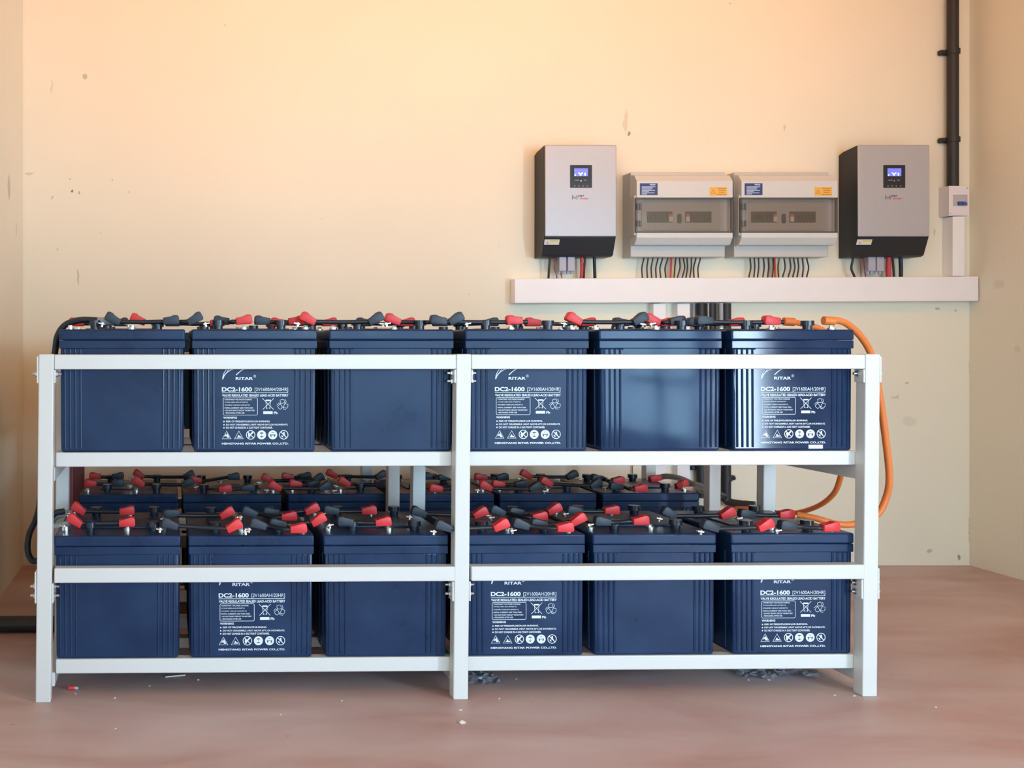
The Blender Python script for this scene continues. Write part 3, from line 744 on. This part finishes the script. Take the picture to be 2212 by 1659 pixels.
# ------------------------------------------------------------ inverters
def print_part(name, root, mat, y, fn):
    bm = B(); fn(bm, y); return obj(name, bm, mat, root)
def inverter(X0, label, dimled):
    D = .125; W = .305; z0 = 1.343; zs = 1.426; z1 = 1.816
    root = thing('solar_inverter', label, 'inverter', (X0, YW, z0), 0, 'wall mounted solar inverters')
    H = z1 - z0; hs = zs - z0
    bm = B()
    prism_x(bm, [(0, 0), (0, H - .022), (-.030, H - .012), (-D + .004, H - .001), (-D + .004, hs), (-D, hs - .001), (-D + .030, .006), (-D + .045, 0)], 0, W, bev=.0025)
    obj('case', bm, M['invblack'], root)
    bm = B(); box(bm, .002, W + .001, -D - .003, -D + .006, hs, H, bev=.004, seg=3); obj('front_panel', bm, M['silver'], root, True)
    sc_ = 4.335 / 2200
    ox = 1176 if X0 < 2 else 1851
    def xx(px): return (px - 1176) * sc_
    def zz(py): return CAMZ + (745 - py) * sc_ - z0
    yf = -D - .003
    bm = B(); box(bm, xx(1231), xx(1278), yf - .002, yf + .002, zz(406), zz(357), bev=.001); dp = obj('display_panel', bm, M['screenb'], root)
    bm = B(); box(bm, xx(1239.5), xx(1269), yf - .003, yf - .0015, zz(381), zz(364), bev=.0005); obj('screen', bm, M['lcd'], dp)
    bm = B()
    for (a, b_, c, d_) in ((1240, 1243, 377, 380.5), (1248, 1251, 373, 376), (1251, 1255, 375, 380), (1255, 1258, 373, 376), (1261, 1264, 374, 380)):
        poly_xz(bm, [(xx(a), zz(d_)), (xx(b_), zz(d_)), (xx(b_), zz(c)), (xx(a), zz(c))], yf - .0034)
    obj('screen_digits', bm, M['lcdw'], dp)
    bm = B(); disc_xz(bm, xx(1254), zz(391), .0028, yf - .0024, 12); obj('indicator_light', bm, M['led'] if not dimled else M['greyp'], dp)
    bm = B()
    for (a, b_) in ((1241, 1250), (1260, 1266)): poly_xz(bm, [(xx(a), zz(390.3)), (xx(b_), zz(390.3)), (xx(b_), zz(389)), (xx(a), zz(389))], yf - .0024)
    for k in range(4):
        x = 1240.5 + k * 9; stroke_xz(bm, circ(xx(x), zz(402), .0026, 12), .0010, yf - .0024, True)
    obj('button_marks', bm, M['greyp'], dp)
    bm = B(); stroke_xz(bm, [(xx(1236.2), zz(430.8)), (xx(1236.2), zz(422.4)), (xx(1241), zz(429.2)), (xx(1245.8), zz(422.4)), (xx(1245.8), zz(430.8))], .0044, yf - .0004); text_xz(bm, 'PP', xx(1247.5), xx(1261), zz(426.2), zz(421.8), yf - .0004, .03, .2)
    obj('printed_logo', bm, M['navy'], root)
    bm = B(); text_xz(bm, 'Solar', xx(1251), xx(1273), zz(431), zz(426.8), yf - .0005, .03, .3); obj('printed_logo', bm, M['redp'], root)
    # caution sticker on the sloping black foot
    za, zb = zz(528), zz(517)
    def ys(z): return -D - .0012 + (hs - .001 - z) * (.030 / (hs - .007))
    def quad(bm, a, b_, z_0, z_1, off):
        bm.faces.new([bm.verts.new((a, ys(z_0) - off, z_0)), bm.verts.new((b_, ys(z_0) - off, z_0)), bm.verts.new((b_, ys(z_1) - off, z_1)), bm.verts.new((a, ys(z_1) - off, z_1))])
    bm = B(); quad(bm, .002, .066, za, zb, .0004); st = obj('caution_sticker', bm, M['wbreak'], root)
    bm = B(); quad(bm, .026, .060, zb - .009, zb - .003, .0008); obj('sticker_strip', bm, M['ylw'], st)
    bm = B(); quad(bm, .012, .020, za + .004, za + .0055, .0008); bm.faces.new([bm.verts.new((x, ys(z) - .0008, z)) for x, z in ((.011, za + .004), (.021, za + .004), (.016, za + .014))])
    obj('warning_triangle', bm, M['greyp'], st)
    # glands under the case
    for k, (a, b_) in enumerate(((1215.5, 1231.5), (1234, 1250))):
        bm = B(); box(bm, xx(a) + .004, xx(b_) + .004, -.075, -.045, zz(584), .002, bev=.003)
        for j in range(2):
            x = xx(a) + .009 + j * .016; cyl(bm, (x, -.060, zz(590)), (x, -.060, zz(582)), .006, 10)
        obj('cable_gland', bm, M['greyc'], root)
    return root
inverter(1.529, 'silver and black wall inverter, left of the breaker cabinets', False)
inverter(2.861, 'silver and black wall inverter, right of the breaker cabinets near the corner', True)

# ------------------------------------------------------------ distribution cabinets
def cabinet(X0, label):
    z0 = 1.343
    root = thing('breaker_cabinet', label, 'breaker cabinet', (X0, YW, z0), 0, 'grey breaker cabinets')
    W = .408; sc_ = 4.328 / 2200
    def xx(px): return (px - 1374.5) * sc_ + .003
    def zz(py): return CAMZ + (745 - py) * sc_ - z0
    bm = B(); box(bm, 0, W - .002, -.080, 0, 0, 1.7076 - z0, bev=.003); obj('base', bm, M['dboxd'], root)
    F = -.135; zt, zb = zz(427.2), zz(502.8)
    bm = B(); prism_x(bm, [(-.0795, zt), (F, zt), (F, zz(391)), (F + .006, zz(388)), (-.110, zz(377)), (-.0795, zz(373.5))], .002, W + .002, bev=.002)
    obj('cover', bm, M['dbox'], root)
    bm = B(); prism_x(bm, [(-.0795, zb), (F, zb), (F, zz(513.5)), (F + .022, zz(528)), (-.0795, zz(529.5))], .002, W + .002, bev=.002)
    obj('cover', bm, M['dbox'], root)
    bm = B(); box(bm, -.006, .012, -.128, -.0795, zb - .012, zt + .012, bev=.004); obj('side_cheek', bm, M['dboxd'], root)
    bm = B(); box(bm, W - .006, W + .004, -.120, -.0795, zb, zt, bev=.003); obj('side_cheek', bm, M['dboxd'], root)
    bm = B(); box(bm, .012, W - .006, -.108, -.080, zb + .0005, zt - .0005); box(bm, xx(1390), xx(1561), -.112, -.107, zz(496), zz(434), bev=.002)
    ip = obj('inner_panel', bm, M['panel'], root)
    for (a, b_) in ((1401, 1456.5), (1484, 1541)):
        bm = B(); box(bm, xx(a), xx(b_), -.1132, -.111, zz(479.5), zz(455.5)); obj('breaker_slot', bm, M['slot'], ip)
        bm = B()
        for k in range(7):
            x = xx(a) + (xx(b_) - xx(a)) * (k + .5) / 7; box(bm, x - .004, x + .004, -.117, -.1131, zz(471), zz(463.5))
        obj('breaker_levers', bm, M['slot'], ip)
    bm = B(); box(bm, xx(1467), xx(1476.5), -.1135, -.111, zz(477), zz(464)); cyl(bm, (xx(1471.7), -.111, zz(465)), (xx(1471.7), -.1135, zz(465)), .0094, 16); cyl(bm, (xx(1471.7), -.111, zz(477)), (xx(1471.7), -.1135, zz(477)), .0094, 16)
    obj('knob', bm, M['slot'], ip)
    for a in (1448, 1485):
        bm = B(); box(bm, xx(a), xx(a + 7.5), -.1195, -.1133, zz(478), zz(467)); wb = obj('breaker', bm, M['wbreak'], ip)
        bm = B(); box(bm, xx(a), xx(a + 7), -.1185, -.1133, zz(466.6), zz(461.5)); obj('breaker_flag', bm, M['redmark'], wb)
    # smoked hinged door
    bm = B()
    xa, xb = xx(1371), xx(1581.5)
    yo, yi = F - .002, F + .010
    box(bm, xa, xb, yo, yi, zt - .006, zt - .0005, bev=.001); box(bm, xa, xb, yo, yi, zb + .0005, zb + .006, bev=.001)
    box(bm, xb - .007, xb, yo, yi, zb, zt, bev=.001); box(bm, xa, xa + .010, yo + .001, yi, zb, zt, bev=.002)
    dr = obj('door_frame', bm, M['smoke_edge'], root)
    bm = B(); box(bm, xa + .008, xb - .005, yo + .002, yo + .0045, zb + .004, zt - .004)
    box(bm, xx(1388), xx(1563), yo + .005, yo + .008, zz(498), zz(432), bev=.0012)
    obj('door_pane', bm, M['smoke'], dr)
    for (c, d_) in ((440, 453.5), (477, 489)):
        bm = B(); cyl(bm, (xx(1376), yo + .001, zz(d_)), (xx(1376), yo + .001, zz(c)), .0075, 14); box(bm, xx(1376), xx(1384), yo - .002, yo + .003, zz(d_), zz(c), bev=.001)
        obj('hinge', bm, M['smoke_edge'], dr)
    # stickers
    bm = B(); box(bm, xx(1380.7), xx(1419), F - .0008, F + .001, zz(421.8), zz(396.2)); s1 = obj('blue_sticker', bm, M['blue'], root)
    bm = B(); y = F - .0012
    poly_xz(bm, [(xx(1402), zz(400.8)), (xx(1414), zz(400.8)), (xx(1414), zz(397.8)), (xx(1402), zz(397.8))], y)
    for k, e in enumerate((1414, 1408, 1406, 1413, 1400, 1412, 1396)):
        z = 403.6 + k * 2.6; poly_xz(bm, [(xx(1384.5), zz(z + 1)), (xx(e), zz(z + 1)), (xx(e), zz(z - .7)), (xx(1384.5), zz(z - .7))], y)
    obj('sticker_print', bm, M['bluew'], s1)
    bm = B(); box(bm, xx(1531.5), xx(1569), F - .0008, F + .001, zz(423), zz(404.5)); s2 = obj('amber_sticker', bm, M['yellow'], root)
    bm = B(); stroke_xz(bm, [(xx(1533.5), zz(418.5)), (xx(1544), zz(418.5)), (xx(1538.8), zz(409.5))], .0022, y, True)
    stroke_xz(bm, [(xx(1539.5), zz(411.5)), (xx(1537.8), zz(414.5)), (xx(1539.5), zz(414.5)), (xx(1538.3), zz(417))], .0012, y)
    for k, (a, b_) in enumerate(((1548, 1566), (1550, 1565), (1551, 1563), (1547, 1567))):
        z = 407 + k * 4.3; poly_xz(bm, [(xx(a), zz(z + .6)), (xx(b_), zz(z + .6)), (xx(b_), zz(z - .6)), (xx(a), zz(z - .6))], y)
    obj('sticker_print', bm, M['brown'], s2)
    return root
cabinet(1.9157, 'grey breaker cabinet with smoked door, beside the left inverter')
cabinet(1.9157 + .445, 'grey breaker cabinet with smoked door, beside the right inverter')

# ------------------------------------------------------------ loose wires between units and trunking
def wires(tops, mids, bots, cols_, px0, sc_, ytop, ybot, D, where, r0):
    n = {'k': 0, 'r': 0, 'y': 0}
    for i, (a, m_, c, kind) in enumerate(zip(tops, mids, bots, cols_)):
        f = lambda z: px0 + z / sc_
        rr_ = r0 * (1.35 if kind == 'r' else .6 if kind == 'y' else 1.0)
        lab = '%s wire under the %s, %s from its left end' % ({'k': 'black', 'r': 'red', 'y': 'yellow'}[kind], where, ORD[i])
        o = cable('wire', lab, 'wire', [at(f(a), ytop - 4, D), at(f(a), ytop + 4, D), at(f(m_), (ytop + ybot) / 2, D + .004), at(f(c), ybot - 3, D), at(f(c), ybot + 3, D)], rr_, {'k': M['wire'], 'r': M['wred'], 'y': M['wyel']}[kind], 8)
        o['group'] = 'wires under the ' + where
ck = 'k' * 6 + 'ryk' + 'k' * 6
wires((495, 572, 655, 745, 825, 918, 985, 1040, 1062, 1130, 1200, 1262, 1340, 1415, 1495), (462, 553, 628, 710, 783, 873, 980, 1020, 1045, 1137, 1220, 1268, 1335, 1378, 1455),
      (470, 560, 635, 715, 795, 885, 970, 1005, 1035, 1095, 1180, 1245, 1315, 1385, 1462), ck, 1330, 8.19, 556, 601, 4.425, 'left breaker cabinet', .0030)
wires((412, 487, 560, 650, 735, 815, 845, 905, 920, 1015, 1115, 1185, 1258, 1340, 1415), (425, 495, 563, 660, 740, 822, 850, 880, 905, 1030, 1130, 1205, 1270, 1352, 1447),
      (393, 480, 545, 640, 725, 805, 855, 885, 915, 990, 1090, 1170, 1245, 1337, 1415), ck, 1570, 8.19, 556, 600, 4.425, 'right breaker cabinet', .0030)
for nm, defs in (('left inverter', [(1187.5, 1186, 1185, .0048, 'wire', 'black'), (1197.5, 1198, 1202, .0016, 'wdred', 'thin dark red'), (1198.5, 1197, 1203, .0014, 'wdred', 'very thin dark red'), (1207.5, 1208, 1213, .0018, 'wdred', 'second thin dark red'),
                                     (1256.5, 1257, 1256, .0068, 'wred', 'thick red'), (1263.5, 1262, 1261.5, .0045, 'wire', 'black, beside the red one,'), (1284, 1284.5, 1285, .0066, 'black', 'thick black')]),
                 ('right inverter', [(1842, 1839, 1845.5, .0046, 'wire', 'curved black'), (1858, 1859, 1860, .0018, 'wdred', 'thin dark red'), (1866, 1867.5, 1869.5, .0022, 'wdred', 'second thin dark red'),
                                     (1919.5, 1919, 1919, .0105, 'wred', 'thick red'), (1928.5, 1930, 1931, .0045, 'wire', 'black, beside the red one,'), (1945.5, 1946, 1946, .0082, 'black', 'thick black')])):
    for (a, m_, c, r_, mt, lk) in defs:
        o = cable('wire', '%s wire under the %s' % (lk, nm), 'wire', [at(a, 552, 4.405), at(a, 562, 4.405), at(m_, 580, 4.41), at(c, 597, 4.415), at(c, 604, 4.42)], r_, M[mt], 10)
        o['group'] = 'wires under the ' + nm

# ------------------------------------------------------------ things on the floor
bm = B(); cyl(bm, (XL + .01, 3.42, .027), (-.18, 3.43, .027), .027, 20)
tag(obj('floor_pipe', bm, M['blackp'], None, True), 'black pipe lying on the floor along the left wall end, behind the front rack', 'pipe')
def fl(px, py): 
    D = CAMZ * 2200 / (py - 745); return Vector(((px - 400) / 2200 * D, D, 0))
root = thing('wire_connector', 'small red connector lying on the floor beside the left front leg', 'connector', fl(152, 1491))
bm = B(); cyl(bm, (-.006, 0, .0065), (.011, .002, .0065), .0062, 12); obj('sleeve', bm, M['red'], root, True)
bm = B(); cyl(bm, (.011, .002, .006), (.022, .002, .005), .004, 10); obj('clear_tip', bm, M['scrap'], root)
a, b_ = fl(357, 1463), fl(400, 1459)
bm = B(); d = b_ - a; q = Matrix.Translation((a + b_) / 2) @ Matrix.Rotation(math.atan2(d.y, d.x), 4, 'Z'); box(bm, -d.length / 2, d.length / 2, -.002, .002, 0, .003, mat=q)
tag(obj('plastic_strip', bm, M['chip']), 'thin pale strip lying on the floor below the bottom rail', 'litter')
def crumb(px, py, sx, sy, label):
    p = fl(px, py); bm = B(); r = bmesh.ops.create_icosphere(bm, subdivisions=1, radius=1)
    for v in r['verts']:
        j = random.uniform(.75, 1.2); v.co = Vector((v.co.x * sx * j, v.co.y * sy * j, max(0, v.co.z) * min(sx, sy) * .8 * j))
    bmesh.ops.rotate(bm, verts=r['verts'], matrix=Matrix.Rotation(random.uniform(0, 3), 3, 'Z'), cent=(0, 0, 0))
    o = tag(obj('plaster_crumb', bm, M['chip']), label, 'litter', 'crumbs on the floor'); o.location = p
for c in ((163, 1499, .003, .003, 'tiny pale crumb next to the small red connector'), (248, 1508, .008, .004, 'flat pale crumb on the floor below the leftmost lower battery'), (323, 1482, .004, .003, 'grey crumb on the floor left of the thin strip'),
          (428, 1469, .004, .004, 'round white crumb right of the thin pale strip'), (606, 1544, .003, .003, 'white crumb alone on the open floor, left half of the room'), (738, 1514, .005, .003, 'pair-like white crumb on the floor before the left bay'),
          (995, 1534, .006, .004, 'white crumb on the floor just before the middle leg'), (998, 1562, .011, .009, 'larger white smear of plaster on the floor before the middle leg'),
          (1078, 1509, .007, .003, 'elongated white crumb right of the middle leg'), (1115, 1467, .004, .003, 'small white crumb under the bottom rail, right of the middle leg'), (1616, 1469, .005, .004, 'white crumb under the right bay'),
          (1661, 1469, .005, .003, 'white crumb under the right bay, beside the film scrap'), (1573, 1519, .002, .002, 'tiny white crumb on the open floor, right half'), (1845, 1503, .008, .004, 'pale flat crumb beside the right front leg'),
          (1803, 1502, .004, .003, 'small crumb left of the right front leg'), (2021, 1528, .003, .003, 'tiny crumb on the floor near the right wall'), (250, 1574, .004, .002, 'dark-edged crumb on the open floor at the left')):
    crumb(*c)
def film(px, py, wx, wy, label):
    p = fl(px, py); bm = B(); n = 8
    g = [[bm.verts.new(((i / n - .5) * wx + random.uniform(-.006, .006), (j / n - .5) * wy + random.uniform(-.006, .006), .004 + random.uniform(0, .012))) for j in range(n + 1)] for i in range(n + 1)]
    for i in range(n):
        for j in range(n): bm.faces.new((g[i][j], g[i + 1][j], g[i + 1][j + 1], g[i][j + 1]))
    bmesh.ops.solidify(bm, geom=bm.faces[:], thickness=.001)
    o = tag(obj('film_scrap', bm, M['scrap']), label, 'litter'); o.location = p
film(1038, 1470, .09, .10, 'crumpled plastic film scrap under the rack right of the middle leg')
film(1625, 1458, .10, .09, 'crumpled plastic film scrap under the right bay, left one')
film(1715, 1456, .12, .08, 'crumpled plastic film scrap under the right bay, right one')
